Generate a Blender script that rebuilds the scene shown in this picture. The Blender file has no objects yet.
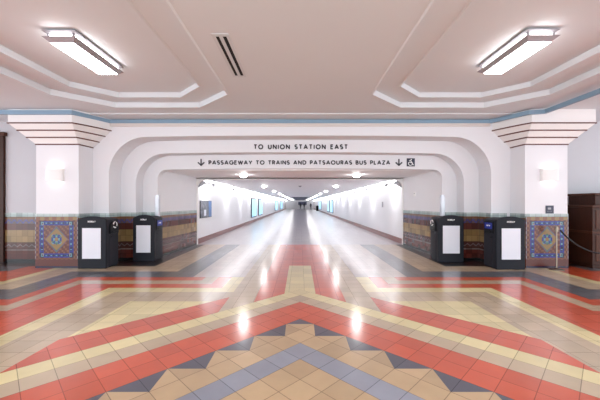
import bpy, bmesh, math, random
from mathutils import Vector, Matrix
from mathutils.geometry import tessellate_polygon
random.seed(7)
C = bpy.context.scene.collection
PI = math.pi

# ------------------------------------------------------------------ materials
def new_mat(name):
    m = bpy.data.materials.new(name); m.use_nodes = True
    nt = m.node_tree; b = nt.nodes['Principled BSDF']
    return m, nt, b
def N(nt, t, **kw):
    n = nt.nodes.new(t)
    for k, v in kw.items(): setattr(n, k, v)
    return n
def math_n(nt, op, a, b=None, c=None):
    n = N(nt, 'ShaderNodeMath', operation=op)
    for i, v in enumerate((a, b, c)):
        if v is None: continue
        if isinstance(v, (int, float)): n.inputs[i].default_value = v
        else: nt.links.new(v, n.inputs[i])
    return n.outputs[0]
def mix_col(nt, fac, a, b, blend='MIX'):
    n = N(nt, 'ShaderNodeMix', data_type='RGBA', blend_type=blend)
    for idx, v in ((0, fac), (6, a), (7, b)):
        if isinstance(v, (int, float)): n.inputs[idx].default_value = v
        elif isinstance(v, tuple): n.inputs[idx].default_value = (*v[:3], 1)
        else: nt.links.new(v, n.inputs[idx])
    return n.outputs[2]
def pos_xyz(nt):
    g = N(nt, 'ShaderNodeNewGeometry'); s = N(nt, 'ShaderNodeSeparateXYZ')
    nt.links.new(g.outputs['Position'], s.inputs[0])
    return g.outputs['Position'], s.outputs[0], s.outputs[1], s.outputs[2]

def paint(name, col, rough=0.6, var=0.04, scale=3.0, metal=0.0, spec=0.5, coat=0.0):
    m, nt, b = new_mat(name)
    t = N(nt, 'ShaderNodeTexCoord'); nz = N(nt, 'ShaderNodeTexNoise')
    nz.inputs['Scale'].default_value = scale; nz.inputs['Detail'].default_value = 4
    nt.links.new(t.outputs['Object'], nz.inputs['Vector'])
    lo = tuple(max(0, c*(1-var)) for c in col); hi = tuple(min(1, c*(1+var)) for c in col)
    nt.links.new(mix_col(nt, nz.outputs['Fac'], lo, hi), b.inputs['Base Color'])
    b.inputs['Roughness'].default_value = rough; b.inputs['Metallic'].default_value = metal
    b.inputs['Specular IOR Level'].default_value = spec
    b.inputs['Coat Weight'].default_value = coat
    return m
def glow(name, col, strength):
    m, nt, b = new_mat(name)
    b.inputs['Base Color'].default_value = (*col, 1)
    b.inputs['Emission Color'].default_value = (*col, 1)
    b.inputs['Emission Strength'].default_value = strength
    return m
def wood(name, a, c, scale=(14, 14, 1.2)):
    m, nt, b = new_mat(name)
    t = N(nt, 'ShaderNodeTexCoord'); mp = N(nt, 'ShaderNodeMapping')
    mp.inputs['Scale'].default_value = scale
    nz = N(nt, 'ShaderNodeTexNoise'); nz.inputs['Scale'].default_value = 2.2; nz.inputs['Detail'].default_value = 6
    nt.links.new(t.outputs['Object'], mp.inputs[0]); nt.links.new(mp.outputs[0], nz.inputs['Vector'])
    nt.links.new(mix_col(nt, nz.outputs['Fac'], a, c), b.inputs['Base Color'])
    b.inputs['Roughness'].default_value = 0.5; b.inputs['Specular IOR Level'].default_value = 0.25
    return m

DS = 0.365/math.sqrt(2); DO = 3.504/math.sqrt(2)      # diagonal tile side / phase
AS = 0.28                                            # straight tile side
FLOOR_ROUGH = 0.34
def floor_tile(name, col, diag, rough=FLOOR_ROUGH, var=0.10, joint=0.45):
    m, nt, b = new_mat(name)
    P, x, y, z = pos_xyz(nt)
    if diag:
        r = 1/math.sqrt(2)
        u = math_n(nt, 'MULTIPLY', math_n(nt, 'ADD', x, y), r)
        v = math_n(nt, 'MULTIPLY', math_n(nt, 'SUBTRACT', y, x), r)
        u = math_n(nt, 'DIVIDE', math_n(nt, 'SUBTRACT', u, DO), DS)
        v = math_n(nt, 'DIVIDE', math_n(nt, 'SUBTRACT', v, DO), DS)
        half = 0.012
    else:
        u = math_n(nt, 'DIVIDE', math_n(nt, 'SUBTRACT', x, 0.08), AS)
        v = math_n(nt, 'DIVIDE', math_n(nt, 'SUBTRACT', y, 5.52), AS)
        half = 0.009
    def edge(c):
        f = math_n(nt, 'FRACT', c)
        return math_n(nt, 'MINIMUM', f, math_n(nt, 'SUBTRACT', 1.0, f))
    d = math_n(nt, 'MINIMUM', edge(u), edge(v))
    mask = math_n(nt, 'LESS_THAN', d, half)
    cmb = N(nt, 'ShaderNodeCombineXYZ')
    nt.links.new(math_n(nt, 'FLOOR', u), cmb.inputs[0]); nt.links.new(math_n(nt, 'FLOOR', v), cmb.inputs[1])
    wn = N(nt, 'ShaderNodeTexWhiteNoise', noise_dimensions='2D'); nt.links.new(cmb.outputs[0], wn.inputs['Vector'])
    nz = N(nt, 'ShaderNodeTexNoise'); nz.inputs['Scale'].default_value = 5; nz.inputs['Detail'].default_value = 5
    nt.links.new(P, nz.inputs['Vector'])
    k = math_n(nt, 'MULTIPLY_ADD', wn.outputs['Value'], 2*var, 1-var)
    k = math_n(nt, 'MULTIPLY', k, math_n(nt, 'MULTIPLY_ADD', nz.outputs['Fac'], 0.24, 0.88))
    k = math_n(nt, 'MULTIPLY', k, math_n(nt, 'MULTIPLY_ADD', mask, joint-1, 1.0))
    vm = N(nt, 'ShaderNodeVectorMath', operation='SCALE'); vm.inputs[0].default_value = col
    nt.links.new(k, vm.inputs['Scale'])
    nt.links.new(vm.outputs[0], b.inputs['Base Color'])
    rn = math_n(nt, 'MULTIPLY_ADD', nz.outputs['Fac'], 0.02, rough-0.01)
    nt.links.new(math_n(nt, 'MULTIPLY_ADD', mask, 0.3, rn), b.inputs['Roughness'])
    b.inputs['Specular IOR Level'].default_value = 0.25
    b.inputs['Coat Weight'].default_value = 0.85; b.inputs['Coat Roughness'].default_value = 0.17; b.inputs['Coat IOR'].default_value = 1.55
    # each tile lies very slightly out of level
    bp = N(nt, 'ShaderNodeBump'); bp.inputs['Strength'].default_value = 0.02; bp.inputs['Distance'].default_value = 0.02
    n2 = N(nt, 'ShaderNodeTexNoise'); n2.inputs['Scale'].default_value = 1.3; nt.links.new(P, n2.inputs['Vector'])
    nt.links.new(n2.outputs['Fac'], bp.inputs['Height']); nt.links.new(bp.outputs[0], b.inputs['Normal']); nt.links.new(bp.outputs[0], b.inputs['Coat Normal'])
    return m

RED = (0.62, 0.092, 0.034); TAN = (0.56, 0.43, 0.29); YEL = (0.80, 0.68, 0.36); GRY = (0.13, 0.135, 0.15)
ORT = (0.54, 0.37, 0.21); BLU = (0.29, 0.30, 0.36); SLA = (0.085, 0.085, 0.115); BLK = (0.018, 0.013, 0.014)
FM = {
 'crm': floor_tile('cream floor tile', (0.58, 0.49, 0.44), False, var=0.08),
 'pal': floor_tile('pale passage tile', (0.52, 0.47, 0.485), False, rough=0.34, var=0.06, joint=0.75),
 'red': floor_tile('red floor tile', RED, False), 'tan': floor_tile('beige floor tile', TAN, False),
 'yel': floor_tile('yellow floor tile', YEL, False), 'gry': floor_tile('grey floor tile', GRY, False),
 'blk': floor_tile('black floor tile', BLK, False),
 'dred': floor_tile('red chevron tile', RED, True), 'dtan': floor_tile('beige chevron tile', TAN, True),
 'dyel': floor_tile('yellow chevron tile', YEL, True), 'dort': floor_tile('terracotta tan tile', ORT, True, var=0.16),
 'dblu': floor_tile('blue grey tile', BLU, True, var=0.14), 'dsla': floor_tile('slate tile', SLA, True),
}
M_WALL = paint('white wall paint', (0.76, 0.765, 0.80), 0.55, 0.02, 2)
M_PCEIL = paint('bright passage ceiling paint', (0.93, 0.93, 0.95), 0.5, 0.01, 2)
M_BAY = paint('lilac bay paint with shade', (0.52, 0.515, 0.545), 0.6, 0.02, 2)  # lilac wall tone, greyed down so the bays' shade sits in the colour
M_CORR = paint('white passage wall paint', (0.88, 0.88, 0.90), 0.45, 0.02, 2)
M_CEIL = paint('warm ceiling paint', (0.68, 0.715, 0.75), 0.7, 0.02, 1.5)
M_CAP = paint('cream capital plaster', (0.82, 0.805, 0.80), 0.6, 0.02, 3)
M_BLUE = paint('blue cornice paint', (0.22, 0.34, 0.45), 0.5, 0.06, 4)
M_CREAM = paint('cream lip paint', (0.66, 0.61, 0.58), 0.6, 0.03, 4)
M_BROWN = paint('brown nosing', (0.12, 0.038, 0.030), 0.5, 0.1, 6)
M_BASE = paint('red brown base tile', (0.15, 0.025, 0.016), 0.3, 0.15, 6)
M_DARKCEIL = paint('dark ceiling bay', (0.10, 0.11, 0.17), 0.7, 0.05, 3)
M_STEEL = paint('brushed steel', (0.50, 0.50, 0.53), 0.4, 0.06, 20, metal=1.0)
M_LAMPMETAL = paint('lamp grey metal', (0.36, 0.35, 0.38), 0.45, 0.05, 10, metal=0.2)
M_BIN = paint('charcoal bin shell', (0.010, 0.011, 0.017), 0.5, 0.1, 8, spec=0.2)
M_BINSIDE = paint('dark grey bin side', (0.026, 0.026, 0.034), 0.6, 0.08, 8, spec=0.2)
M_BLACK = paint('black plastic', (0.006, 0.006, 0.009), 0.45, 0.1, 8, spec=0.25)
M_POSTER = paint('white poster sheet', (0.74, 0.75, 0.82), 0.4, 0.02, 4)
M_MARK = paint('white marking', (0.85, 0.85, 0.86), 0.5, 0.02, 6)
M_BLUELABEL = paint('blue label', (0.012, 0.03, 0.33), 0.35, 0.1, 10)
M_INK = paint('charcoal lettering', (0.028, 0.026, 0.038), 0.5, 0.05, 6)
M_NAVY = paint('navy sign', (0.018, 0.020, 0.050), 0.4, 0.05, 6)
M_VENT = paint('vent frame', (0.60, 0.63, 0.66), 0.6, 0.02, 4)
M_VOID = paint('dark duct', (0.004, 0.004, 0.004), 0.9, 0.1, 4)
M_BRASS = paint('satin post metal', (0.30, 0.25, 0.20), 0.4, 0.06, 12, metal=0.9)
M_ROPE = paint('black rope', (0.012, 0.012, 0.015), 0.7, 0.2, 60)
M_WOOD = wood('dark mahogany', (0.026, 0.008, 0.005), (0.062, 0.021, 0.012))
M_WOOD2 = wood('reddish mahogany', (0.045, 0.015, 0.009), (0.095, 0.034, 0.018))
M_LENS = glow('lamp lens', (1.0, 0.98, 0.97), 9.0)
M_LENS2 = glow('lamp glass side', (1.0, 0.98, 0.97), 6.0)
M_SCONCE = glow('sconce tube', (1.0, 0.95, 0.90), 14)
M_SHADE = paint('white sconce shade', (0.86, 0.85, 0.84), 0.5, 0.02, 4)
M_DOWN = glow('downlight lens', (1.0, 0.98, 0.98), 42.0)
M_DOWN1 = glow('bright downlight lens', (1.0, 0.98, 0.98), 48.0)
M_TUBE = glow('fluorescent tube', (0.95, 0.97, 1.0), 12.0)
M_SCREEN = glow('backlit screen', (0.42, 0.72, 0.92), 0.42)
M_PHOTO = None
M_SKIN = paint('skin', (0.45, 0.28, 0.2), 0.6)
M_COAT = paint('dark clothing', (0.015, 0.017, 0.03), 0.8, 0.2, 20)
M_HAIR = paint('dark hair', (0.012, 0.009, 0.008), 0.7)

def dado_mat():
    """glazed tile wainscot: horizontal courses by height, with two zigzag friezes"""
    m, nt, b = new_mat('glazed dado tiles')
    P, x, y, z = pos_xyz(nt)
    h = math_n(nt, 'ADD', x, y)
    ramp = N(nt, 'ShaderNodeValToRGB'); ramp.color_ramp.interpolation = 'CONSTANT'
    bands = [(0, (0.012, 0.009, 0.010)), (0.07, (0.10, 0.022, 0.016)), (0.30, (0.17, 0.13, 0.12)), (0.335, (0.085, 0.030, 0.024)),
             (0.53, (0.28, 0.18, 0.075)), (0.87, (0.095, 0.030, 0.025)), (1.04, (0.12, 0.075, 0.085)), (1.17, (0.18, 0.09, 0.05)),
             (1.235, (0.30, 0.38, 0.37)), (1.30, (0.44, 0.50, 0.49))]
    e = ramp.color_ramp.elements
    e[0].position = 0; e[0].color = (*bands[0][1], 1)
    e[1].position = bands[1][0]/1.5; e[1].color = (*bands[1][1], 1)
    for p, c in bands[2:]:
        n = e.new(p/1.5); n.color = (*c, 1)
    nt.links.new(math_n(nt, 'DIVIDE', z, 1.5), ramp.inputs[0])
    def zig(z0, z1, period):
        f = math_n(nt, 'PINGPONG', h, period/2)
        tgt = math_n(nt, 'MULTIPLY_ADD', f, (z1-z0-0.04)/(period/2), z0+0.02)
        dd = math_n(nt, 'ABSOLUTE', math_n(nt, 'SUBTRACT', z, tgt))
        return math_n(nt, 'LESS_THAN', dd, 0.016)
    c = mix_col(nt, zig(1.04, 1.17, 0.16), ramp.outputs[0], (0.05, 0.06, 0.26))
    c = mix_col(nt, zig(0.39, 0.49, 0.16), c, (0.17, 0.13, 0.13))
    ux = math_n(nt, 'DIVIDE', h, 0.155); uz = math_n(nt, 'DIVIDE', math_n(nt, 'SUBTRACT', z, 0.53), 0.17)
    fl = N(nt, 'ShaderNodeCombineXYZ')
    nt.links.new(math_n(nt, 'FLOOR', ux), fl.inputs[0]); nt.links.new(math_n(nt, 'FLOOR', uz), fl.inputs[1])
    wn = N(nt, 'ShaderNodeTexWhiteNoise', noise_dimensions='2D'); nt.links.new(fl.outputs[0], wn.inputs['Vector'])
    def edge(cc):
        f = math_n(nt, 'FRACT', cc); return math_n(nt, 'MINIMUM', f, math_n(nt, 'SUBTRACT', 1.0, f))
    jm = math_n(nt, 'LESS_THAN', math_n(nt, 'MINIMUM', edge(ux), edge(uz)), 0.03)
    k = math_n(nt, 'MULTIPLY', math_n(nt, 'MULTIPLY_ADD', wn.outputs['Value'], 0.5, 0.75), math_n(nt, 'MULTIPLY_ADD', jm, -0.4, 1.0))
    sc = N(nt, 'ShaderNodeVectorMath', operation='SCALE'); nt.links.new(c, sc.inputs[0]); nt.links.new(k, sc.inputs['Scale'])
    nt.links.new(sc.outputs[0], b.inputs['Base Color'])
    b.inputs['Roughness'].default_value = 0.22
    return m
M_DADO = dado_mat()

# ------------------------------------------------------------------ mesh helpers
class MB:
    def __init__(s): s.v = []; s.f = []; s.mi = []
    def poly(s, pts, mi=0):
        b = len(s.v); s.v += [tuple(p) for p in pts]; s.f.append(tuple(range(b, b+len(pts)))); s.mi.append(mi); return s
    def grid(s, rows, mi=0, close=False):
        b = len(s.v); n = len(rows[0])
        for r in rows: s.v += [tuple(p) for p in r]
        for i in range(len(rows)-1):
            for j in range(n if close else n-1):
                k = (j+1) % n
                s.f.append((b+i*n+j, b+i*n+k, b+(i+1)*n+k, b+(i+1)*n+j)); s.mi.append(mi)
        return s
    def box(s, x0, x1, y0, y1, z0, z1, mi=0):
        b = len(s.v)
        s.v += [(x0,y0,z0),(x1,y0,z0),(x1,y1,z0),(x0,y1,z0),(x0,y0,z1),(x1,y0,z1),(x1,y1,z1),(x0,y1,z1)]
        for q in ((3,2,1,0),(4,5,6,7),(0,1,5,4),(1,2,6,5),(2,3,7,6),(3,0,4,7)):
            s.f.append(tuple(b+i for i in q)); s.mi.append(mi)
        return s
    def prism(s, loop, d, mi=0):
        """loop: list of 3D points (planar), extruded by vector d, closed"""
        d = Vector(d); a = [Vector(p) for p in loop]; c = [p+d for p in a]
        s.grid([a, c], mi, close=True); s.poly(list(reversed(a)), mi); s.poly(c, mi); return s
    def tube(s, path, r, seg=10, mi=0, cap=True):
        path = [Vector(p) for p in path]; rows = []
        for i, p in enumerate(path):
            t = (path[min(i+1, len(path)-1)] - path[max(i-1, 0)]).normalized()
            up = Vector((0,0,1)) if abs(t.z) < 0.9 else Vector((1,0,0))
            a = t.cross(up).normalized(); c = a.cross(t).normalized()
            rr = r[i] if isinstance(r, (list, tuple)) else r
            rows.append([p + (a*math.cos(2*PI*k/seg) + c*math.sin(2*PI*k/seg))*rr for k in range(seg)])
        s.grid(rows, mi, close=True)
        if cap: s.poly(list(reversed(rows[0])), mi); s.poly(rows[-1], mi)
        return s
    def lathe(s, prof, c=(0,0,0), seg=24, mi=0):
        rows = [[(c[0]+r*math.cos(2*PI*k/seg), c[1]+r*math.sin(2*PI*k/seg), c[2]+z) for k in range(seg)] for r, z in prof]
        s.grid(rows, mi, close=True); return s
    def build(s, name, mats, parent=None, bevel=0, smooth=False, loc=None, rz=0):
        me = bpy.data.meshes.new(name); me.from_pydata(s.v, [], s.f)
        if not isinstance(mats, (list, tuple)): mats = [mats]
        for m in mats: me.materials.append(m)
        for p, i in zip(me.polygons, s.mi): p.material_index = i
        bm = bmesh.new(); bm.from_mesh(me)
        bmesh.ops.remove_doubles(bm, verts=bm.verts, dist=1e-5)
        bmesh.ops.recalc_face_normals(bm, faces=bm.faces)
        bm.to_mesh(me); bm.free()
        o = bpy.data.objects.new(name, me); C.objects.link(o)
        if smooth:
            for p in me.polygons: p.use_smooth = True
        if bevel:
            md = o.modifiers.new('edge', 'BEVEL'); md.width = bevel; md.segments = 2; md.limit_method = 'ANGLE'
        if parent: o.parent = parent
        if loc is not None: o.location = loc
        o.rotation_euler.z = rz
        return o
def tag(o, label=None, cat=None, group=None, kind=None):
    if label: o['label'] = label
    if cat: o['category'] = cat
    if group: o['group'] = group
    if kind: o['kind'] = kind
    return o
def struct(o, label=None, cat=None): return tag(o, label, cat, kind='structure')
def empty(name, loc=(0,0,0), rz=0):
    o = bpy.data.objects.new(name, None); C.objects.link(o); o.location = loc; o.rotation_euler.z = rz
    o.empty_display_size = 0.1
    return o
def copy_tree(o, parent=None):
    c = o.copy(); C.objects.link(c)
    if parent: c.parent = parent
    for ch in list(o.children): copy_tree(ch, c)
    return c

# ------------------------------------------------------------------ floor
def build_floor():
    keys = list(FM); idx = {k: i for i, k in enumerate(keys)}
    mb = MB(); lay = [0]
    def rect(k, x0, x1, y0, y1, both=True):
        lay[0] += 1; z = lay[0]*0.0001
        for s in ((1, -1) if both else (1,)):
            mb.poly([(s*x0,y0,z),(s*x1,y0,z),(s*x1,y1,z),(s*x0,y1,z)], idx[k])
    def poly(k, pts):
        lay[0] += 1; z = lay[0]*0.0001
        for s in (1, -1): mb.poly([(s*x, y, z) for x, y in pts], idx[k])
    YB = -3.0; YE = 90.0; XE = 12.0
    # side bay floors, then the dark border along the portal and passage walls
    rect('red', 0, XE, YB, 12)
    rect('gry', 6.9, XE, 7.25, 7.8)
    rect('blk', 3.7, XE, 7.8, 12)
    rect('blk', 3.7, 4.3, 7.8, YE)
    def V(k, T, R, c, W):
        rect(k, 0, R, YB, T); rect(k, 0, XE, YB, W) if W is not None else None
        rect(k, 0, c, YB, YE)
    # nested bands: across the front of the portal, turning down beside the triangle, out into the bays and up the passage
    rect('yel', 5.9, 6.1, 6.05, 7.8); rect('yel', 5.9, XE, 6.05, 6.28)
    V('tan', 7.8, 5.9, 3.7, 6.05)
    V('gry', 7.2, 5.37, 2.88, 5.7)
    V('red', 6.64, 4.83, 2.32, 5.1)
    V('tan', 6.36, 4.60, 2.04, 4.8)
    V('red', 6.08, 4.36, 1.76, 4.55)
    V('yel', 5.80, 3.62, 1.48, None)
    V('tan', 5.52, 3.35, 1.20, None)
    poly('yel', [(1.42, 5.0), (2.78, 5.0), (2.78, 3.64)])
    # chevron bands  p = y + |x|
    def chev(k, p, xm=12.0):
        poly(k, [(0, YB), (xm, YB), (xm, p-xm), (0, p)] if p-xm > YB else [(0, YB), (p-YB, YB), (0, p)])
    lay[0] += 1; z = lay[0]*0.0001
    for s in (1, -1):
        mb.poly([(0,5.694,z),(s*2.83,5.694-2.83,z),(s*2.83,6.424-2.83,z),(0,6.424,z)], idx['dred'])
    rect('tan', 0.75, 1.2, 4.0, YE)
    rect('red', 0, 0.75, 4.0, YE)
    rect('yel', 0, 0.275, 4.0, 7.87)
    rect('pal', 0, 4.1, 11.9, YE); rect('crm', 1.2, 2.32, 6.64, 11.9)
    chev('dyel', 5.694); chev('dtan', 5.329); chev('dred', 4.964); chev('dsla', 4.234)
    h = 0.365/2
    for k in range(0, 14):                     # stepped edge of the tan field
        y = 4.234 - h - k*2*h
        rect('dort', 0, h + k*2*h, YB, y)
    chev('dblu', 3.504); chev('dort', 3.139)
    o = mb.build('floor', [FM[k] for k in keys]); struct(o)
    return o
build_floor()
# slab under the tiles
# ------------------------------------------------------------------ ceiling
ZC = 3.85
def octagon(x0, x1, y0, y1, c):
    return [(x0+c,y0),(x1-c,y0),(x1,y0+c),(x1,y1-c),(x1-c,y1),(x0+c,y1),(x0,y1-c),(x0,y0+c)]
def build_ceiling():
    mb = MB()
    outer = [(-13,-2),(13,-2),(13,9.2),(-13,9.2)]
    o1 = {s: octagon(*(sorted((s*1.5, s*5.13))), 0.75, 7.13, 0.84) for s in (1,-1)}
    o2 = {s: octagon(*(sorted((s*2.02, s*4.62))), 1.15, 6.75, 0.62) for s in (1,-1)}
    def tess(loops, z):
        flat = [Vector((x,y,z)) for l in loops for x,y in l]
        for t in tessellate_polygon([[Vector((x,y,z)) for x,y in l] for l in loops]):
            mb.poly([flat[i] for i in t])
    tess([outer, list(reversed(o1[1])), list(reversed(o1[-1]))], ZC)
    for s in (1,-1):
        z1, z2 = 3.955, 4.05
        mb.grid([[(x,y,ZC) for x,y in o1[s]], [(x,y,z1) for x,y in o1[s]]], 0, close=True)
        tess([o1[s], list(reversed(o2[s]))], z1)
        mb.grid([[(x,y,z1) for x,y in o2[s]], [(x,y,z2) for x,y in o2[s]]], 0, close=True)
        mb.poly([(x,y,z2) for x,y in o2[s]])
    o = None
    for s in (1,-1):
        for oc, z in ((o1[s], ZC), (o2[s], 3.955)):
            cx = sum(p[0] for p in oc)/8; cy = sum(p[1] for p in oc)/8
            def grow(d): return [(x+(d if x > cx else -d), y+(d if y > cy else -d)) for x, y in oc]
            a, b_, c_ = oc, grow(0.02), grow(0.045)
            mb.grid([[(x,y,z) for x,y in a], [(x,y,z-0.014) for x,y in a], [(x,y,z-0.014) for x,y in b_], [(x,y,z) for x,y in c_]], 0, close=True)
    # structural slab above
    mb.box(-13, 13, -2, 9.2, 4.2, 4.3)
    return struct(mb.build('ceiling', M_CEIL))
ceil = build_ceiling()
# shallow dropped band of ceiling in front of the portal
struct(MB().box(-5.6, 5.6, 7.62, 8.12, 3.825, 3.86).build('trim_1', M_CEIL))

# ------------------------------------------------------------------ portal (three stepped frames)
Y1, Y2, Y3 = 8.10, 8.65, 9.04
def arch_path(hw, ztop, r, n=14):
    p = [(-hw, 0.0)]
    for i in range(n+1):
        a = PI - i*(PI/2)/n
        p.append((-hw + r + r*math.cos(a), ztop - r + r*math.sin(a)))
    # a faint rise at mid-span, as the beams show
    k = 10
    x0 = -hw + r; 
    for i in range(1, k):
        x = x0 + (-2*x0)*i/k
        p.append((x, ztop + 0.035*(1-(x/x0)**2)))
    p += [(-x, z) for x, z in reversed(p[:n+2])]
    return p
def frame(name, hw, ztop, r, y0, y1, W, H, parent=None):
    inner = arch_path(hw, ztop, r); m = len(inner)
    outer = []
    for i, (x, z) in enumerate(inner):
        if i == 0: outer.append((-W, 0)); continue
        if i == m-1: outer.append((W, 0)); continue
        # radial projection on to the enclosing rectangle
        cx, cz = 0, 0
        t = min(W/abs(x) if abs(x) > 1e-6 else 1e9, H/z if z > 1e-6 else 1e9)
        outer.append((x*t, z*t))
    def at(l, y): return [(x, y, z) for x, z in l]
    # make sure the rectangle's corners are present
    ca = max(range(m), key=lambda i: (outer[i][1] - outer[i][0]) if outer[i][0] < 0 else -9)
    outer[ca] = (-W, H); outer[m-1-ca] = (W, H)
    mb = MB()
    mb.grid([at(outer, y0), at(inner, y0)]); mb.grid([at(inner, y0), at(inner, y1)])
    mb.grid([at(inner, y1), at(outer, y1)])
    return mb.build(name, M_WALL, parent)
X1, X2, X3 = 5.06, 4.64, 4.20
Z1, Z2, Z3 = 3.365, 3.015, 2.60
wf = frame('wall_portal', X1, Z1, 1.0, Y1, Y2-0.001, 5.6, 3.86)
struct(wf, 'white stepped archway wall at the mouth of the passage', 'wall')
frame('archway_step', X2, Z2, 0.85, Y2, Y3-0.001, 5.6, 3.8, wf)
frame('archway_step', X3, Z3, 0.26, Y3, Y3+0.25, 5.6, 3.8, wf)

# cornice: cream lip and blue band following the wall and column heads
def strip(name, path, mat, z0, z1, d, parent=None, out=None):
    """a moulding of depth d along a plan path; d goes to the path's right-hand side"""
    pts = [Vector((x, y)) for x, y in path]; n = len(pts); off = []
    for i in range(n):
        a = pts[max(i-1,0)]; b = pts[i]; c = pts[min(i+1,n-1)]
        d1 = (b-a).normalized() if (b-a).length > 1e-9 else (c-b).normalized()
        d2 = (c-b).normalized() if (c-b).length > 1e-9 else d1
        n1 = Vector((d1.y, -d1.x)); n2 = Vector((d2.y, -d2.x)); nn = (n1+n2).normalized()
        off.append(b + nn*(d/max(0.35, nn.dot(n1))))
    rows = [[(p.x,p.y,z0) for p in pts], [(p.x,p.y,z0) for p in off], [(p.x,p.y,z1) for p in off], [(p.x,p.y,z1) for p in pts]]
    mb = MB(); mb.grid(rows + [rows[0]])
    mb.poly([r[0] for r in rows]); mb.poly([r[-1] for r in reversed(rows)])
    return mb.build(name, mat, parent)
struct(strip('trim_2', [(-13,7.30),(-5.44,7.30),(-5.10,8.0),(-5.02,8.1),(5.02,8.1),(5.10,8.0),(5.46,7.30),(5.80,7.22),(5.80,-2.0)], M_BLUE, 3.715, 3.81, 0.06),
       'blue painted cornice running along the ceiling edge', 'cornice')
struct(strip('trim_3', [(-5.02,8.1),(5.02,8.1)], M_CREAM, 3.635, 3.716, 0.035))

# ------------------------------------------------------------------ bay and vestibule walls
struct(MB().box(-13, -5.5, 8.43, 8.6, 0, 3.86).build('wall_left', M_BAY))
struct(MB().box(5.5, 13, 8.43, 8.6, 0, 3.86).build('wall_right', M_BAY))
def dado_for(name, path, parent, z1=1.345):
    return strip(name, path, M_DADO, 0, z1, 0.014, parent)
wl = bpy.data.objects['wall_left']; wr = bpy.data.objects['wall_right']
dado_for('tile_dado', [(-13,8.43),(-6.5,8.43)], wl); dado_for('tile_dado', [(6.5,8.43),(13,8.43)], wr)
YM = 11.9; XC = 4.03; ZV = 2.60; ZK = 2.56
for s, nm in ((-1,'wall_vestibule_left'),(1,'wall_vestibule_right')):
    mb = MB(); mb.prism([(s*X3,Y3+0.2,0),(s*XC,YM,0),(s*(XC+0.5),YM,0),(s*(X3+0.5),Y3+0.2,0)], (0,0,2.7))
    w = struct(mb.build(nm, M_WALL))
    path = [(-5.47,Y1),(-X1,Y1),(-X1,Y2),(-X2,Y2),(-X2,Y3),(-X3,Y3),(-X3,Y3+0.2),(-XC,YM)]
    if s == 1: path = [(-x,y) for x,y in reversed(path)]
    dado_for('tile_dado', path, w)
struct(MB().box(-4.6, 4.6, Y3+0.2, YM, ZV, ZV+0.1).build('ceiling_vestibule', M_PCEIL))

# ------------------------------------------------------------------ passage
YEND = 88.0
for s, nm in ((-1,'left'),(1,'right')):
    struct(MB().box(min(s*XC,s*(XC+0.3)), max(s*XC,s*(XC+0.3)), YM, YEND, 0, 2.7).build('wall_passage_'+nm, M_CORR))
    struct(strip('baseboard_'+nm, [(s*XC,YM+0.12),(s*XC,YEND)] if s == -1 else [(s*XC,YEND),(s*XC,YM+0.12)], M_BASE, 0.0, 0.21, 0.02))
mb = MB(); mb.box(-4.4, 4.4, YM, 45, ZK, ZK+0.1); mb.box(-4.4, -1.25, 45, YEND, ZK, ZK+0.1); mb.box(1.25, 4.4, 45, YEND, ZK, ZK+0.1)
struct(mb.build('ceiling_passage', M_PCEIL))
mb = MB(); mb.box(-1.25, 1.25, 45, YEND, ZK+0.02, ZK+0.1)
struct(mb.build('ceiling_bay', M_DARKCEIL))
struct(MB().box(-4.4, 4.4, YEND, YEND+0.2, 0, 2.7).build('wall_back', M_CORR))
# rib around the mouth of the passage
mb = MB()
def rib(y0, y1):
    inner = arch_path(XC-0.035, ZK-0.045, 0.32); outer = [( -4.1 if x<0 else 4.1, z) if i in (0,len(inner)-1) else (x*4.1/3.9, min(2.6, z*1.05+0.02)) for i,(x,z) in enumerate(inner)]
    f = lambda l,y: [(x,y,z) for x,z in l]
    mb.grid([f(outer,y0), f(inner,y0), f(inner,y1), f(outer,y1)])
rib(YM, YM+0.10)
struct(mb.build('trim_4', M_SHADE))
# stainless corner guards
for s, side in ((-1,'left'),(1,'right')):
    mb = MB(); x0, x1 = sorted((s*(X3-0.018), s*(X3+0.07)))
    mb.box(x0, x1, Y3-0.022, Y3-0.016, 0.02, 1.84)
    x0, x1 = sorted((s*(X3-0.018), s*(X3-0.024)))
    mb.box(x0, x1, Y3-0.022, Y3+0.10, 0.02, 1.84)
    o = mb.build('corner_guard', M_STEEL)
    tag(o, 'tall steel corner guard on the archway edge, %s' % ('at the end with the narrower bin' if s<0 else 'on the wheelchair sign side'), 'corner guard', 'steel corner guards at the archway')

# ------------------------------------------------------------------ columns
def lerp(a, b, t): return a + (b-a)*t
def outline(t, grow=0.0, n=8):
    xl = lerp(-6.58,-6.97,t) - grow; yf = lerp(7.63,7.30,t) - grow
    xr = lerp(-5.52,-5.44,t) + grow; xe = lerp(-5.48,-5.00,t) + grow
    ye = 8.1
    p = [(xl,8.43),(xl,yf),(xr,yf)]
    cx, cy = lerp(xr,xe,0.45), lerp(yf,ye,0.30)
    for i in range(1, n+1):
        u = i/n
        p.append(((1-u)**2*xr + 2*u*(1-u)*cx + u*u*xe, (1-u)**2*yf + 2*u*(1-u)*cy + u*u*ye))
    return p
def dark(c, k=1.0): return c
PAL = {'org': (0.36,0.13,0.055), 'mar': (0.17,0.035,0.025), 'blu': (0.020,0.040,0.40), 'cya': (0.22,0.50,0.60), 'tan': (0.46,0.28,0.09),
       'grn': (0.08,0.24,0.20), 'wht': (0.50,0.46,0.46), 'nav': (0.012,0.014,0.07), 'red': (0.33,0.06,0.035), 'pur': (0.20,0.11,0.22)}
PM = {k: paint('glazed %s tile' % k, tuple(0.52*q for q in c), 0.25, 0.12, 30) for k, c in PAL.items()}
PK = list(PM)
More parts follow.
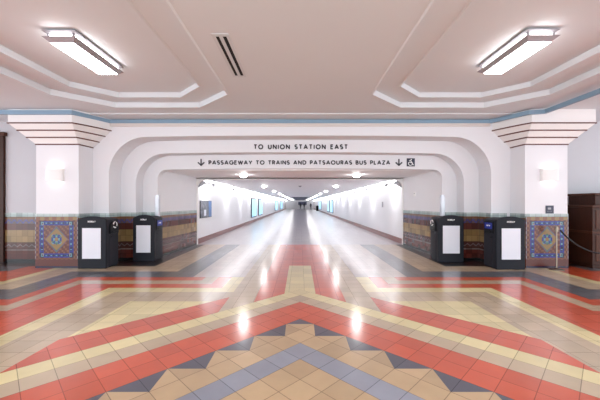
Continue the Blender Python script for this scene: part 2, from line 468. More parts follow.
def panel_colour(x, z):
    """x from the centre line, z above the floor -> colour of one mosaic piece"""
    ax = abs(x); dz = z-0.71; az = abs(dz)
    if z < 0.045: return 'nav'
    if z < 0.215: return 'mar'
    if ax > 0.50: return 'pur' if int(z/0.06) % 2 else 'wht'
    if ax > 0.415 or az > 0.455:
        if z > 1.19: return 'org' if int((x+5)/0.10) % 2 else 'tan'
        return 'mar' if int((x+5)/0.06)+int(z/0.06) & 1 else 'org'
    ring = max(ax/0.415, az/0.455)
    dx_, dz_ = 0.415-ax, 0.455-az
    if dx_ < 0.10 and dz_ < 0.10:                        # corner brackets
        if dx_ < 0.03 or dz_ < 0.03: return 'nav'
        if dx_ < 0.05 or dz_ < 0.05: return 'cya'
        return 'nav' if (dx_ < 0.08 and dz_ < 0.08) else 'wht'
    if dx_ < 0.10 or dz_ < 0.10:                        # running border
        s_ = (dz if dx_ < 0.10 else x) + 5; d_ = min(dx_, dz_)
        ph = (s_ % 0.13)/0.13
        if d_ < 0.02 or d_ > 0.085: return 'blu'
        if abs(d_-0.052) < 0.020*(1-abs(2*ph-1)) : return 'cya' if abs(2*ph-1) < 0.30 else 'nav'
        return 'blu' if ph < 0.82 else 'nav'
    q = ax/0.27 + az/0.31                               # central diamond
    r = math.hypot(ax, az)
    if r < 0.045: return 'tan'
    if r < 0.085: return 'blu' if (ax > 0.5*az) and (az > 0.5*ax) else 'cya'
    if r < 0.13: return 'grn' if int(math.degrees(math.atan2(az, ax+1e-6))/22.5) % 2 else 'blu'
    if q < 0.72: return 'tan' if abs(ax-az) > 0.05 else 'cya'
    if q < 1.0: return 'tan' if int((ax+az)/0.045) % 3 else 'grn'
    if q < 1.10: return 'pur'
    k = (int((x+5)/0.045)+int(z/0.045)) % 3
    return ('org','mar','mar')[k] if (ax < 0.28 or az < 0.32) else 'org'
def panel_mesh(cs=0.0212):
    mb = MB(); nx = 50; nz = 60
    w = 1.06/nx; h = 1.27/nz
    for i in range(nx):
        for j in range(nz):
            x = -0.53+(i+0.5)*w; z = (j+0.5)*h
            mi = PK.index(panel_colour(x, z))
            mb.poly([(x-w/2,0,z-h/2),(x+w/2,0,z-h/2),(x+w/2,0,z+h/2),(x-w/2,0,z+h/2)], mi)
    mb.poly([(-0.53,0,1.27),(0.53,0,1.27),(0.53,0.03,1.27),(-0.53,0.03,1.27)], 0)
    for s in (-1,1): mb.poly([(s*0.53,0,0),(s*0.53,0.03,0),(s*0.53,0.03,1.27),(s*0.53,0,1.27)], 0)
    return mb
def build_column(s, label):
    root = empty('column', (s*6.05, 8.0, 0)); struct(root, label, 'column')
    def part(mb, name, mats, **kw):
        mb.v = [((-x if s > 0 else x) - s*6.05, y-8.0, z) for x, y, z in mb.v]
        return mb.build(name, mats, root, **kw)
    o0 = outline(0); o1 = outline(1)
    f = lambda l, z: [(x,y,z) for x,y in l]
    part(MB().grid([f(o0,0), f(o0,3.07)]), 'shaft', M_WALL)
    mb = MB(); rows = []
    for k in range(4):
        t = k/3; rows.append(f(outline(t), 3.07+0.45*t))
    rows.append(f(o1, 3.86))
    part(mb.grid(rows), 'capital', M_CAP)
    for k in range(4):
        t = k/3; z = 3.07+0.45*t
        a = outline(t); b = outline(t, 0.016)
        part(MB().grid([f(a,z-0.012), f(b,z-0.012), f(b,z+0.016), f(a,z+0.016)]), 'nosing', M_BROWN)
    a = outline(0, 0.0); b = outline(0, 0.012)
    mb = MB().grid([f(a,1.345), f(b,1.345), f(b,0)])
    mb.v = [((-x if s > 0 else x), y, z) for x, y, z in mb.v]
    d = mb.build('tile_dado', M_DADO, root); d.location = (-s*6.05, -8.0, 0)
    pm = panel_mesh().build('tile_panel', [PM[k] for k in PK], root)
    pm.location = (s*6.05 - s*6.05, 7.63-0.028-8.0, 0)
    return root
build_column(-1, 'white column with flared capital and blue tile panel, beside bare bay wall')
cR = build_column(1, 'white column with flared capital and blue tile panel, behind the rope post')

cR.location.x += 0.09
# ------------------------------------------------------------------ wall sconces
def make_sconce():
    root = empty('wall_sconce')
    W, H, D = 0.22, 0.30, 0.10
    mb = MB()
    n = 14; arc = [(-W*math.cos(PI*i/n), -D*math.sin(PI*i/n)**0.4) for i in range(n+1)]
    inn = [(x*0.95, y*0.93) for x, y in arc]
    f = lambda l, z: [(x,y,z) for x,y in l]
    mb.grid([f(inn,0), f(arc,0), f(arc,H), f(inn,H), f(inn,0)])
    mb.build('shade', M_SHADE, root)
    MB().box(-0.15,0.15,-0.012,0.0,0.04,H-0.04).build('back_plate', M_SHADE, root)
    MB().tube([(-0.15,-0.05,H-0.06),(0.15,-0.05,H-0.06)], 0.016, 10).build('lamp_tube', M_SCONCE, root)
    MB().tube([(-0.11,-0.05,0.09),(0.11,-0.05,0.09)], 0.007, 10).build('lamp_tube', M_SCONCE, root)
    for x in (-0.15, 0.15): MB().box(x-0.012,x+0.012,-0.075,-0.008,0.05,H-0.02).build('lamp_holder', M_SHADE, root)
    return root
sc1 = make_sconce(); sc1.location = (-6.09, 7.63, 2.16)
tag(sc1, 'lit white wall sconce on the column beside the bare bay', 'sconce', 'wall sconces on the columns')
sc2 = copy_tree(sc1); sc2.location = (6.20, 7.63, 2.16)
tag(sc2, 'lit white wall sconce above the small navy plaque', 'sconce')

# ------------------------------------------------------------------ ceiling lamps
def make_lamp():
    root = empty('ceiling_lamp')
    W, L = 0.235, 0.60
    def frus(w0, l0, z0, w1, l1, z1, mat, name):
        a = [(-w0,-l0,z0),(w0,-l0,z0),(w0,l0,z0),(-w0,l0,z0)]; b = [(-w1,-l1,z1),(w1,-l1,z1),(w1,l1,z1),(-w1,l1,z1)]
        mb = MB(); mb.grid([a,b], close=True); mb.poly(list(reversed(a))); mb.poly(b)
        return mb.build(name, mat, root)
    frus(W-0.05, L-0.05, 0.0, W-0.04, L-0.04, -0.022, M_LAMPMETAL, 'mount')
    frus(W, L, -0.030, W-0.045, L-0.045, -0.050, M_LAMPMETAL, 'canopy')
    frus(W-0.055, L-0.055, -0.050, W-0.055, L-0.055, -0.135, M_LENS2, 'glass_side')
    frus(W, L, -0.112, W-0.070, L-0.070, -0.168, M_LAMPMETAL, 'tray')
    frus(W-0.074, L-0.074, -0.166, W-0.08, L-0.08, -0.178, M_LENS, 'lens')
    for sx in (-1,1):
        for sy in (-1,1):
            MB().box(sx*(W-0.06)-0.014, sx*(W-0.06)+0.014, sy*(L-0.06)-0.014, sy*(L-0.06)+0.014, -0.125, -0.045).build('corner_post', M_LAMPMETAL, root)
    return root
la = make_lamp(); la.location = (-3.38, 4.87, 4.05)
tag(la, 'lit rectangular ceiling lamp in the coffer nearer the air vent', 'ceiling lamp', 'ceiling lamps in the coffers')
lb = copy_tree(la); lb.location = (3.38, 4.84, 4.05)
tag(lb, 'lit rectangular ceiling lamp in the coffer on the wheelchair sign side', 'ceiling lamp')

# ------------------------------------------------------------------ air vent
root = empty('air_vent', (-1.06, 4.71, ZC)); tag(root, 'slim two-slot air vent in the ceiling between the coffers', 'air vent')
mb = MB()
for x0, x1 in ((-0.12,-0.075),(-0.03,0.02),(0.07,0.11)): mb.box(x0,x1,-0.60,0.66,-0.008,-0.001)
for y0, y1 in ((-0.66,-0.60),(0.66,0.72)): mb.box(-0.12,0.11,y0,y1,-0.008,-0.001)
mb.build('frame', M_VENT, root)
for x0, x1 in ((-0.075,-0.03),(0.02,0.07)): MB().box(x0,x1,-0.60,0.66,-0.004,-0.001).build('slot', M_VOID, root)

# ------------------------------------------------------------------ lettering (own stroke alphabet)
def arc(cx, cy, rx, ry, a0, a1, n=14):
    return [(cx+rx*math.cos(math.radians(a0+(a1-a0)*i/n)), cy+ry*math.sin(math.radians(a0+(a1-a0)*i/n))) for i in range(n+1)]
GL = {
 'T': (0.62, [[(0,1),(0.62,1)],[(0.31,1),(0.31,0)]]),
 'O': (0.94, [arc(0.47,0.5,0.47,0.5,0,360,28)]),
 'U': (0.66, [[(0,1),(0,0.33)]+arc(0.33,0.33,0.33,0.33,180,360)+[(0.66,1)]]),
 'N': (0.70, [[(0,0),(0,1),(0.70,0),(0.70,1)]]),
 'I': (0.0, [[(0,0),(0,1)]]),
 'S': (0.52, [arc(0.26,0.74,0.25,0.26,40,270,12)+arc(0.26,0.25,0.26,0.25,90,-140,12)[1:]]),
 'A': (0.80, [[(0,0),(0.40,1),(0.80,0)],[(0.14,0.28),(0.66,0.28)]]),
 'E': (0.48, [[(0.48,1),(0,1),(0,0),(0.48,0)],[(0,0.60),(0.42,0.60)]]),
 'P': (0.50, [[(0,0),(0,1),(0.22,1)]+arc(0.22,0.70,0.28,0.30,90,-90)+[(0,0.40)]]),
 'R': (0.54, [[(0,0),(0,1),(0.22,1)]+arc(0.22,0.70,0.28,0.30,90,-90)+[(0,0.40)],[(0.24,0.40),(0.54,0)]]),
 'G': (0.86, [arc(0.46,0.5,0.46,0.5,40,350,22)+[(0.90,0.46),(0.55,0.46)]]),
 'W': (1.10, [[(0,1),(0.28,0),(0.55,0.95),(0.82,0),(1.10,1)]]),
 'Y': (0.70, [[(0,1),(0.35,0.46),(0.70,1)],[(0.35,0.46),(0.35,0)]]),
 'D': (0.74, [[(0,0),(0,1),(0.26,1)]+arc(0.26,0.5,0.48,0.5,90,-90)+[(0,0)]]),
 'B': (0.54, [[(0,0),(0,1),(0.22,1)]+arc(0.22,0.78,0.24,0.22,90,-90)+[(0,0.56)],[(0.22,0.56)]+arc(0.24,0.28,0.30,0.28,90,-90)+[(0,0)]]),
 'L': (0.46, [[(0,1),(0,0),(0.46,0)]]),
 'Z': (0.60, [[(0,1),(0.60,1),(0,0),(0.60,0)]]),
 ' ': (0.34, []),
}
def stroke(mb, pts, w, d, mi=0):
    """flat-ended bar of width w along 2D points (x,z) raised d toward -y"""
    pts = [Vector(p) for p in pts]
    for i in range(len(pts)-1):
        a, b = pts[i], pts[i+1]; t = (b-a)
        if t.length < 1e-7: continue
        t.normalize(); n = Vector((-t.y, t.x))*(w/2)
        e0 = t*(w*0.30 if i > 0 else w*0.02); e1 = t*(w*0.30 if i < len(pts)-2 else w*0.02)
        q = [a-e0-n, b+e1-n, b+e1+n, a-e0+n]
        j = 0.0004*(i % 2)
        mb.prism([(p.x, 0.0, p.y) for p in q], (0, -d-j, 0), mi)
def text_mb(txt, height, width, w=0.20, gap=0.30, d=0.012, space=None):
    x = 0; items = []
    for ch in txt:
        adv, st = GL[ch]
        if ch == ' ': x += (space if space is not None else adv) ; continue
        items.append((x + w/2, st)); x += adv + w + gap
    total = x - gap
    kx = width/total; mb = MB()
    for ox, st in items:
        for s_ in st:
            inset = [((ox+px)*kx - width/2, (w/2 + py*(1-w))*height) for px, py in s_]
            stroke(mb, inset, w*height, d)
    return mb
def text_words(txt, height, width, w, gap, space, root, d=0.012):
    adv_all = 0
    for ch in txt: adv_all += space if ch == ' ' else GL[ch][0] + w + gap
    total = adv_all - gap; kx = width/total; x = 0
    for word in txt.split(' '):
        for ch in word:
            adv, st = GL[ch]; mb = MB()
            for s_ in st:
                stroke(mb, [((x+w/2+px)*kx - width/2, (w/2 + py*(1-w))*height) for px, py in s_], w*height, d)
            x += adv + w + gap
            mb.build('letter', M_INK, root)
        x += space
root = empty('sign_lettering', (0.02, Y2, 3.13)); tag(root, 'charcoal letters reading TO UNION STATION EAST on the middle archway step', 'sign lettering')
text_words('TO UNION STATION EAST', 0.142, 2.66, 0.225, 0.27, 0.85, root)
root = empty('sign_lettering', (-0.02, Y3, 2.745)); tag(root, 'charcoal letters reading PASSAGEWAY TO TRAINS AND PATSAOURAS BUS PLAZA', 'sign lettering')
text_words('PASSAGEWAY TO TRAINS AND PATSAOURAS BUS PLAZA', 0.130, 5.36, 0.225, 0.19, 0.70, root)
def arrow_mb():
    mb = MB(); w = 0.038
    stroke(mb, [(0,0.20),(0,0.012)], w, 0.012)
    stroke(mb, [(-0.095,0.10),(0,0.012),(0.095,0.10)], w, 0.0125)
    return mb
a1 = arrow_mb().build('arrow_sign', M_INK, loc=(-2.92, Y3, 2.715)); tag(a1, 'charcoal down arrow just before the word PASSAGEWAY', 'arrow sign', 'down arrows on the archway')
a2 = a1.copy(); C.objects.link(a2); a2.location.x = 2.92; tag(a2, 'charcoal down arrow between PLAZA and the wheelchair symbol', 'arrow sign')
root = empty('accessibility_sign', (3.27, Y3, 2.695)); tag(root, 'navy square sign with a white wheelchair symbol after the arrow', 'sign')
MB().box(-0.12,0.12,-0.014,0.0,0,0.24).build('plate', M_NAVY, root, bevel=0.004)
mb = MB()
mb.tube([(0.012,-0.020,0.197),(0.012,-0.013,0.197)], 0.017, 14)
def sh(l): return [(x-0.0, z) for x, z in l]
stroke(mb, sh([(-0.005,0.168),(0.03,0.118),(-0.035,0.118)]), 0.020, 0.020)
stroke(mb, sh([(-0.05,0.165),(-0.02,0.178),(0.0,0.165)]), 0.016, 0.0205)
stroke(mb, sh([(0.0,0.112),(0.045,0.105),(0.062,0.045),(0.085,0.045)]), 0.018, 0.0205)
stroke(mb, sh(arc(-0.015,0.083,0.055,0.055,110,390,18)), 0.017, 0.021)
mb.build('wheelchair_symbol', M_MARK, root)
root = empty('braille_plaque', (6.05+0.17, 7.63, 1.35)); tag(root, 'small navy square plaque on the column below the sconce', 'plaque')
MB().box(-0.10,0.10,-0.012,0,0,0.20).build('plate', M_NAVY, root, bevel=0.003)
mb = MB(); mb.box(-0.05,0.03,-0.014,-0.011,0.10,0.15); 
mb2 = MB(); [mb2.box(-0.06+0.03*i,-0.048+0.03*i,-0.014,-0.011,0.05,0.062) for i in range(4)]
mb.build('pictogram', M_LAMPMETAL, root); mb2.build('raised_dots', M_LAMPMETAL, root)

# ------------------------------------------------------------------ litter bins
def make_bin(side, kind):
    """bin with an arched front; details on the +x (side=1) or -x (side=-1) flank"""
    root = empty('litter_bin')
    W, H, D = 0.345, 1.285, 0.54
    def prof(w, h, sh, y, z0=0.0, n=12):
        p = [(-w, y, z0)]
        p.append((-w, y, h-sh))
        for i in range(1, n):
            x = -w + 2*w*i/n
            p.append((x, y, h - sh*(abs(x)/w)**2.4))
        p += [(w, y, h-sh), (w, y, z0)]
        return p
    fr = prof(W, H, 0.085, 0.0)
    MB().prism(fr, (0, 0.07, 0)).build('front_door', M_BIN, root, bevel=0.012)
    sh = prof(W-0.012, H-0.04, 0.055, 0.07, 0.03)
    MB().prism(sh, (0, D-0.07, 0)).build('body', M_BINSIDE, root, bevel=0.012)
    MB().box(-W+0.03, W-0.03, 0.02, D-0.03, 0, 0.035).build('plinth', M_BLACK, root)
    MB().box(-0.24, 0.24, -0.008, 0.004, 0.235, 1.01).build('poster_frame', M_BLACK, root, bevel=0.004)
    MB().box(-0.228, 0.228, -0.012, -0.006, 0.247, 0.998).build('poster', M_POSTER, root)
    text_mb('BIGBELLY', 0.042, 0.19, w=0.24, gap=0.16, d=0.005).build('lettering', M_MARK, root, loc=(0.0, 0.0, 1.135))
    MB().box(-0.018, 0.018, -0.010, 0.0, 1.075, 1.095).build('latch', M_BLACK, root)
    x = side*(W-0.012)
    def side_box(x0, x1, *r): a, b = sorted((x+side*x0, x+side*x1)); return MB().box(a, b, *r)
    side_box(0, 0.012, 0.16, D-0.05, 0.03, 0.80).build('service_panel', M_BINSIDE, root, bevel=0.004)
    MB().tube([(x, 0.22, 0.76), (x+side*0.03, 0.22, 0.76)], 0.024, 14).build('lock', M_BLACK, root)
    if kind == 'recycle':
        # rounded chute with a round white arrow emblem
        n = 12; pts = [(x, 0.12+0.0, 0.86), (x, D-0.06, 0.86)]
        loop = [(x, 0.14, 0.84)] + [(x, 0.14+0.17*(1-math.cos(PI*i/n)), 1.0+0.17*math.sin(PI*i/n)) for i in range(n+1)] + [(x, 0.48, 0.84)]
        MB().prism(loop, (side*0.05, 0, 0)).build('chute', M_BLACK, root, bevel=0.01)
        em = MB(); r = 0.075
        for k in range(3):
            a0 = 90+120*k
            em.tube([(x+side*0.055, 0.31+r*math.cos(math.radians(a0+i*8)), 1.06+r*math.sin(math.radians(a0+i*8))) for i in range(11)], 0.014, 8)
        em.build('recycling_emblem', M_MARK, root)
        em = side_box(0.05, 0.075, 0.20, 0.42, 0.875, 0.905); em.build('handle', M_BLACK, root, bevel=0.006)
    else:
        side_box(0, 0.03, 0.12, D-0.06, 0.86, 1.16).build('chute', M_BLACK, root, bevel=0.008)
        side_box(0.03, 0.036, 0.15, D-0.10, 0.97, 1.12).build('label', M_BLUELABEL, root)
        b = MB()
        a, c = sorted((x+side*0.036, x+side*0.039))
        yz = [(0.22,1.03),(0.26,1.03),(0.26,1.05),(0.30,1.05),(0.30,1.03),(0.36,1.03),(0.36,1.065),(0.22,1.065)]
        b.prism([(a, y_, z_) for y_, z_ in yz], (c-a, 0, 0))
        b.build('label_mark', M_MARK, root)
        side_box(0.03, 0.055, 0.18, 0.42, 0.88, 0.91).build('handle', M_BLACK, root, bevel=0.006)
    return root
G = 'litter bins along the archway'
b = make_bin(1, 'recycle'); b.location = (-5.105, 7.50, 0); tag(b, 'black litter bin with round white emblem, against the column with the bare bay', 'litter bin', G)
b = make_bin(1, 'trash'); b.location = (-4.315, 8.44, 0); b.scale.x = 0.86; tag(b, 'narrow black litter bin with blue flank label, set back before the patterned dado', 'litter bin', G)
b = make_bin(-1, 'recycle'); b.location = (4.10, 8.30, 0); tag(b, 'black litter bin with round white emblem, set back under the wheelchair sign', 'litter bin', G)
b = make_bin(-1, 'trash'); b.location = (5.10, 7.40, 0); tag(b, 'black litter bin with blue flank label, beside the column with the plaque', 'litter bin', G)

# ------------------------------------------------------------------ wooden booth, rope posts, left door
root = empty('wooden_booth', (8.32, 7.95, 0)); tag(root, 'dark wooden booth with stepped top in the bay beyond the rope', 'booth')
MB().box(-1.12, 1.2, -0.42, 0.36, 0.0, 0.10).build('plinth', M_WOOD, root)
MB().box(-1.16, 1.2, -0.46, 0.38, 0.10, 1.50).build('body', M_WOOD, root, bevel=0.01)
MB().box(-1.19, 1.22, -0.49, 0.40, 1.50, 1.56).build('counter_top', M_WOOD2, root, bevel=0.012)
MB().box(-1.0, 1.2, -0.36, 0.38, 1.56, 1.80).build('upper_box', M_WOOD, root, bevel=0.01)
MB().box(-1.03, 1.22, -0.39, 0.40, 1.80, 1.86).build('cap', M_WOOD2, root, bevel=0.015)
MB().box(-1.175, 1.21, -0.475, 0.39, 0.86, 0.92).build('rail', M_WOOD2, root, bevel=0.006)
for k in range(4): 
    x0 = -1.08+k*0.56
    MB().box(x0, x0+0.48, -0.472, -0.455, 0.98, 1.44).build('panel', M_WOOD2, root, bevel=0.006)
    MB().box(x0, x0+0.48, -0.472, -0.455, 0.18, 0.82).build('panel', M_WOOD2, root, bevel=0.006)
def make_post():
    root = empty('rope_post')
    MB().lathe([(0.0,0.0),(0.155,0.0),(0.155,0.012),(0.12,0.028),(0.03,0.05),(0.0,0.05)], seg=28).build('base', M_BRASS, root, smooth=False)
    MB().lathe([(0.0,0.045),(0.016,0.045),(0.016,0.93),(0.0,0.93)], seg=18).build('pole', M_BRASS, root)
    MB().lathe([(0.0,0.92),(0.034,0.92),(0.036,1.0),(0.030,1.03),(0.018,1.055),(0.0,1.06)], seg=18).build('head', M_BRASS, root)
    MB().tube([(0.03,0,0.965),(0.06,0,0.972),(0.07,0,0.955)], 0.007, 8).build('hook', M_BRASS, root)
    return root
p1 = make_post(); p1.location = (6.17, 7.36, 0.005); tag(p1, 'slim metal rope post standing before the blue tile panel', 'rope post', 'rope posts by the booth')
p2 = copy_tree(p1); p2.location = (7.85, 6.85, 0.005); p2.rotation_euler.z = PI; tag(p2, 'slim metal rope post at the far end of the rope', 'rope post')
A = Vector((6.24, 7.34, 0.96)); B = Vector((7.78, 6.87, 0.96)); pts = []
for i in range(33):
    t = i/32; p = A.lerp(B, t); p.z -= 0.52*(1-(2*t-1)**2); pts.append(p)
tag(MB().tube(pts, 0.018, 10).build('barrier_rope', M_ROPE, smooth=True), 'black rope sagging from the metal post towards the wooden booth', 'rope')
d = MB().box(-9.2,-8.11,8.36,8.43,0,3.45).build('door_1', M_WOOD); struct(d, 'dark wooden door casing at the edge of the bare bay', 'door')
MB().box(-9.05,-8.26,8.34,8.36,0.05,2.6).build('door_leaf', M_WOOD2, d, bevel=0.01)
MB().box(-9.25,-8.06,8.33,8.43,3.45,3.55).build('door_head', M_WOOD2, d)

# ------------------------------------------------------------------ passage fittings
# cove fitting along the top of each wall
for s, words in ((-1, 'high on the wall with the dark photo poster'), (1, 'high on the wall with the small grey box')):
    root = empty('cove_light', (s*XC, YM+0.12, 0)); tag(root, 'long white cove light fitting %s' % words, 'cove light', 'cove lights in the passage')
    L = YEND-YM-0.2
    sec = [(0, 0, 2.26), (-s*0.04, 0, 2.25), (-s*0.34, 0, 2.42), (-s*0.18, 0, ZK-0.002), (0, 0, ZK-0.002)]
    # open-bottomed shroud: sloping board hung off the ceiling
    mb = MB(); a = [(-s*0.22,0,2.478),(-s*0.235,0,2.478),(-s*0.36,0,2.40),(-s*0.34,0,2.385)]
    mb.prism(a, (0, L, 0)); mb.build('shroud', M_SHADE, root)
    mb = MB(); mb.prism([(-s*0.005,0,2.22),(-s*0.36,0,2.385),(-s*0.20,0,ZK-0.004),(-s*0.005,0,ZK-0.004)], (0,0.02,0)); mb.build('end_cap', M_STEEL, root)
    MB().tube([(-s*0.15, 0.05, 2.51), (-s*0.15, L, 2.51)], 0.022, 8).build('lamp_tube', M_TUBE, root)
# spot brackets hanging off the cove
def make_spot():
    root = empty('wall_spotlight')
    MB().tube([(0,0,0.0),(0,0,-0.10),(0.05,0,-0.14)], 0.014, 8).build('arm', M_STEEL, root)
    MB().lathe([(0,0.0),(0.035,0.0),(0.05,-0.14),(0.043,-0.14),(0.0,-0.10)], c=(0.06,0,-0.10), seg=14).build('head', M_LAMPMETAL, root)
    MB().box(-0.05,0.05,-0.10,0.10,-0.012,0.0).build('mount', M_LAMPMETAL, root)
    MB().lathe([(0,0.0),(0.035,0.0),(0.05,-0.14),(0.043,-0.14),(0.0,-0.10)], c=(0.06,0.16,-0.10), seg=14).build('head', M_LAMPMETAL, root)
    l = bpy.data.lights.new('spot_lamp', 'SPOT'); l.energy = SPOT_W; l.spot_size = math.radians(150); l.spot_blend = 1.0
    l.shadow_soft_size = 0.05; l.color = (0.97, 0.98, 1.0)
    lo = bpy.data.objects.new('spot_lamp', l); C.objects.link(lo); lo.parent = root; lo.location = (0.07, 0.08, -0.27)
    lo.rotation_euler = (0, math.radians(-50), 0)
    return root
SPOT_W = 27
sp = make_spot(); first = True
for s in (-1, 1):
    for k in range(14):
        o = sp if first else copy_tree(sp); first = False
        o.location = (s*(XC-0.42), 12.9+3.85*k, ZK-0.002); o.scale.x = s
        side = 'poster' if s < 0 else 'bare'
        if k == 0: lab = 'small grey twin spotlight over the dark photo poster' if s < 0 else 'small grey twin spotlight above the small wall panel, first in its row'
        else: lab = 'small grey twin spotlight farther along the %s passage wall' % ('poster' if s < 0 else 'panel')
        tag(o, lab, 'spotlight', ('twin spotlights over the %s wall' % side) if k else 'first twin spotlights in the passage')
# recessed ceiling downlights, two rows
def make_down():
    root = empty('downlight')
    MB().lathe([(0.15,-0.002),(0.155,-0.012),(0.126,-0.012),(0.126,-0.002)], seg=24).build('ring', M_SHADE, root)
    MB().lathe([(0.0,-0.105),(0.06,-0.098),(0.105,-0.070),(0.125,-0.030),(0.125,-0.003)], seg=24).build('lens', M_DOWN, root)
    return root
dl = make_down(); first = True
for s in (-1, 1):
    for k in (1, 0) + tuple(range(2, 12)):
        o = dl if first else copy_tree(dl); first = False
        y = 10.55 if k == 0 else 10.25 + 6.35*k
        o.location = (s*1.95, y, (ZV if y < YM else ZK))
        row = 'poster wall' if s < 0 else 'bare wall'
        if k == 0:
            for ch in o.children:
                if ch.name.startswith('lens'): ch.data = ch.data.copy(); ch.data.materials[0] = M_DOWN1
        if k == 0: lab = 'bright round downlight behind the beam lettering, %s' % ('near PASSAGEWAY' if s < 0 else 'near BUS PLAZA')
        else: lab = 'bright round downlight in the row nearer the %s' % ('poster wall' if s < 0 else 'small panel wall')
        tag(o, lab, 'downlight', ('downlights on the %s side' % row) if k else 'downlights in the archway')
root = empty('smoke_detector', (0, 16.6, ZK)); tag(root, 'small round detector on the passage ceiling centre line', 'smoke detector')
MB().lathe([(0.09,0),(0.085,-0.03),(0.05,-0.055),(0.0,-0.06)], seg=20).build('housing', M_LAMPMETAL, root)
MB().lathe([(0.03,-0.055),(0.028,-0.075),(0,-0.078)], seg=14).build('sensor', M_BLACK, root)

def photo_mat():
    m, nt, b = new_mat('printed night photo')
    P, x, y, z = pos_xyz(nt)
    nz = N(nt, 'ShaderNodeTexNoise'); nz.inputs['Scale'].default_value = 7; nt.links.new(P, nz.inputs['Vector'])
    r = N(nt, 'ShaderNodeValToRGB'); e = r.color_ramp.elements
    e[0].position = 0.35; e[0].color = (0.03,0.035,0.06,1); e[1].position = 0.7; e[1].color = (0.22,0.22,0.26,1)
    nt.links.new(nz.outputs['Fac'], r.inputs[0]); nt.links.new(r.outputs[0], b.inputs['Base Color'])
    b.inputs['Roughness'].default_value = 0.35
    return m
M_PHOTO = photo_mat()
M_SKYP = paint('printed blue sky', (0.05, 0.16, 0.42), 0.35, 0.3, 4)
root = empty('wall_poster', (-XC, 13.05, 1.0)); tag(root, 'dark photo poster with a blue strip on the passage wall', 'poster')
MB().box(0.0,0.03,-0.76,0.80,0,0.72).build('board', M_BLACK, root)
MB().box(0.03,0.034,-0.74,0.36,0.02,0.70).build('print', M_PHOTO, root)
MB().box(0.03,0.034,0.37,0.78,0.02,0.70).build('blue_print', M_SKYP, root)
MB().box(0.034,0.036,-0.30,-0.02,0.08,0.34).build('pale_figure', M_POSTER, root)
def make_screen(W):
    root = empty('advert_screen')
    MB().box(0,0.06,-W/2,W/2,0,1.62).build('frame', M_BLACK, root)
    MB().box(0.06,0.064,-W/2+0.22,W/2-0.12,0.07,1.55).build('screen', M_SCREEN, root)
    return root
spec = [(-1,26.6,3.0,'large pale blue backlit panel nearest on the poster wall'),(-1,31.0,3.2,'pale blue backlit panel second along the poster wall'),
        (-1,52.0,6.0,'pale blue backlit panel third along the poster wall'),(-1,66.0,8.0,'small looking pale blue panel deepest on the poster wall'),
        (1,38.6,3.2,'pale blue backlit panel nearest on the wall with the small device'),(1,43.0,3.2,'pale blue backlit panel second along the wall with the small device'),
        (1,61.0,7.0,'pale blue backlit panel deepest on the wall with the small device')]
for s, y, W, lab in spec:
    o = make_screen(W); o.location = (s*XC, y, 0.42); o.scale.x = -s
    tag(o, lab, 'advert panel', 'backlit advert panels in the passage')
o = MB().box(-0.03,0.0,-0.07,0.07,0,0.26).build('wall_mount_box', M_LAMPMETAL, loc=(XC, 14.9, 1.42)); tag(o, 'small grey box on the white passage wall, opposite the poster', 'wall box')
root = empty('thermostat', (4.115, 10.9, 1.86)); tag(root, 'small white thermostat on the vestibule wall', 'thermostat')
MB().box(-0.045,0.005,-0.06,0.06,0,0.15).build('cover', M_SHADE, root, bevel=0.004)
MB().box(-0.048,-0.044,-0.035,0.035,0.08,0.12).build('dial', M_LAMPMETAL, root)

# far end: dark doorway and a few distant people
d = MB().box(-0.5, 1.9, YEND-0.05, YEND, 1.2, 2.1).build('window_1', M_DARKCEIL); struct(d)
def make_person(h, stride, name='person'):
    V_ = [(0,0,.53),(0,0,.66),(0,0,.80),(0,0,.86),(0,0.0,.93),                     # pelvis..head
          (.055,0,.51),(.06,stride,.28),(.06,stride*1.2,.03),(.06,stride*1.2-.06,.015),
          (-.055,0,.51),(-.06,-stride,.28),(-.06,-stride*.6,.03),(-.06,-stride*.6-.06,.015),
          (.11,0,.80),(.135,.02,.63),(.13,-.03,.48),(-.11,0,.80),(-.135,-.02,.63),(-.13,.03,.48)]
    E = [(0,1),(1,2),(2,3),(3,4),(0,5),(5,6),(6,7),(7,8),(0,9),(9,10),(10,11),(11,12),(2,13),(13,14),(14,15),(2,16),(16,17),(17,18)]
    R = [.085,.08,.09,.035,.055,.06,.042,.03,.025,.06,.042,.03,.025,.045,.033,.024,.045,.033,.024]
    me = bpy.data.meshes.new(name); me.from_pydata([(x*h,y*h,z*h) for x,y,z in V_], E, [])
    o = bpy.data.objects.new(name, me); C.objects.link(o)
    md = o.modifiers.new('skin','SKIN')
    for i, r in enumerate(R): me.skin_vertices[0].data[i].radius = (r*h, r*h*0.8)
    me.skin_vertices[0].data[0].use_root = True
    s_ = o.modifiers.new('sub','SUBSURF'); s_.levels = 1; s_.render_levels = 1
    me.materials.append(M_COAT)
    hd = MB(); hd.lathe([(0.0,-.075*h),(.035*h,-.06*h),(.05*h,0),(.045*h,.04*h),(0.0,.07*h)], seg=12)
    hd.build('hair', M_HAIR, o, loc=(0,0.006,.94*h), smooth=True)
    return o
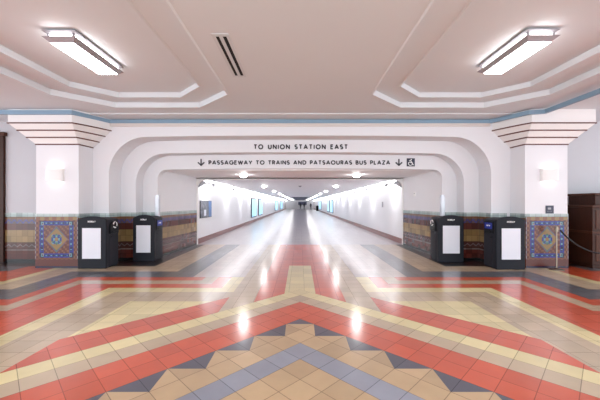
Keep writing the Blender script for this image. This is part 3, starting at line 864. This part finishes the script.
for x, y, h, st, lab in ((0.15,84.5,1.72,.07,'distant person in dark clothes at the far end, on the centre line'),
                         (1.15,83.0,1.78,.05,'distant person in dark clothes at the far end, slightly off centre'),
                         (2.75,78.0,1.70,.06,'distant person in dark clothes walking along the panel wall')):
    p = make_person(h, st); p.location = (x, y, 0.01); tag(p, lab, 'person', 'people at the far end of the passage')
root = empty('waste_basket', (3.72, 66.0, 0.005)); tag(root, 'distant dark waste basket standing by the passage wall', 'waste basket')
MB().lathe([(0,0),(0.24,0),(0.28,0.95),(0.0,0.95)], seg=18).build('body', M_BLACK, root)
MB().lathe([(0.30,0.95),(0.30,1.0),(0.16,1.15),(0,1.18)], seg=18).build('lid', M_BINSIDE, root)

# ------------------------------------------------------------------ lights
def area(name, loc, rot, sx, sy, power, col=(1,1,1)):
    l = bpy.data.lights.new(name, 'AREA'); l.shape = 'RECTANGLE'; l.size = sx; l.size_y = sy; l.energy = power; l.color = col
    o = bpy.data.objects.new(name, l); C.objects.link(o); o.location = loc; o.rotation_euler = rot; return o
w = bpy.data.worlds.new('World'); bpy.context.scene.world = w; w.use_nodes = True
bg = w.node_tree.nodes['Background']; bg.inputs[0].default_value = (0.86, 0.94, 1.0, 1); bg.inputs[1].default_value = 1.8

# ------------------------------------------------------------------ camera
cam = bpy.data.cameras.new('Camera'); cam.sensor_width = 36; cam.lens = 306/600*36
cam.shift_y = 3.5/600; cam.clip_end = 300
co = bpy.data.objects.new('Camera', cam); C.objects.link(co)
co.location = (0, 0, 1.6); co.rotation_euler = (PI/2, 0, 0)
sc = bpy.context.scene; sc.camera = co
sc.view_settings.view_transform = 'Standard'; sc.view_settings.look = 'None'
sc.view_settings.gamma = 1; sc.view_settings.exposure = 1.0; sc.view_settings.use_curve_mapping = False
sc.cycles.max_bounces = 10; sc.cycles.diffuse_bounces = 6; sc.cycles.use_denoising = True
sc.cycles.sample_clamp_indirect = 2.5; sc.cycles.sample_clamp_direct = 12; sc.cycles.use_adaptive_sampling = False; sc.cycles.caustics_reflective = False; sc.cycles.blur_glossy = 0.5
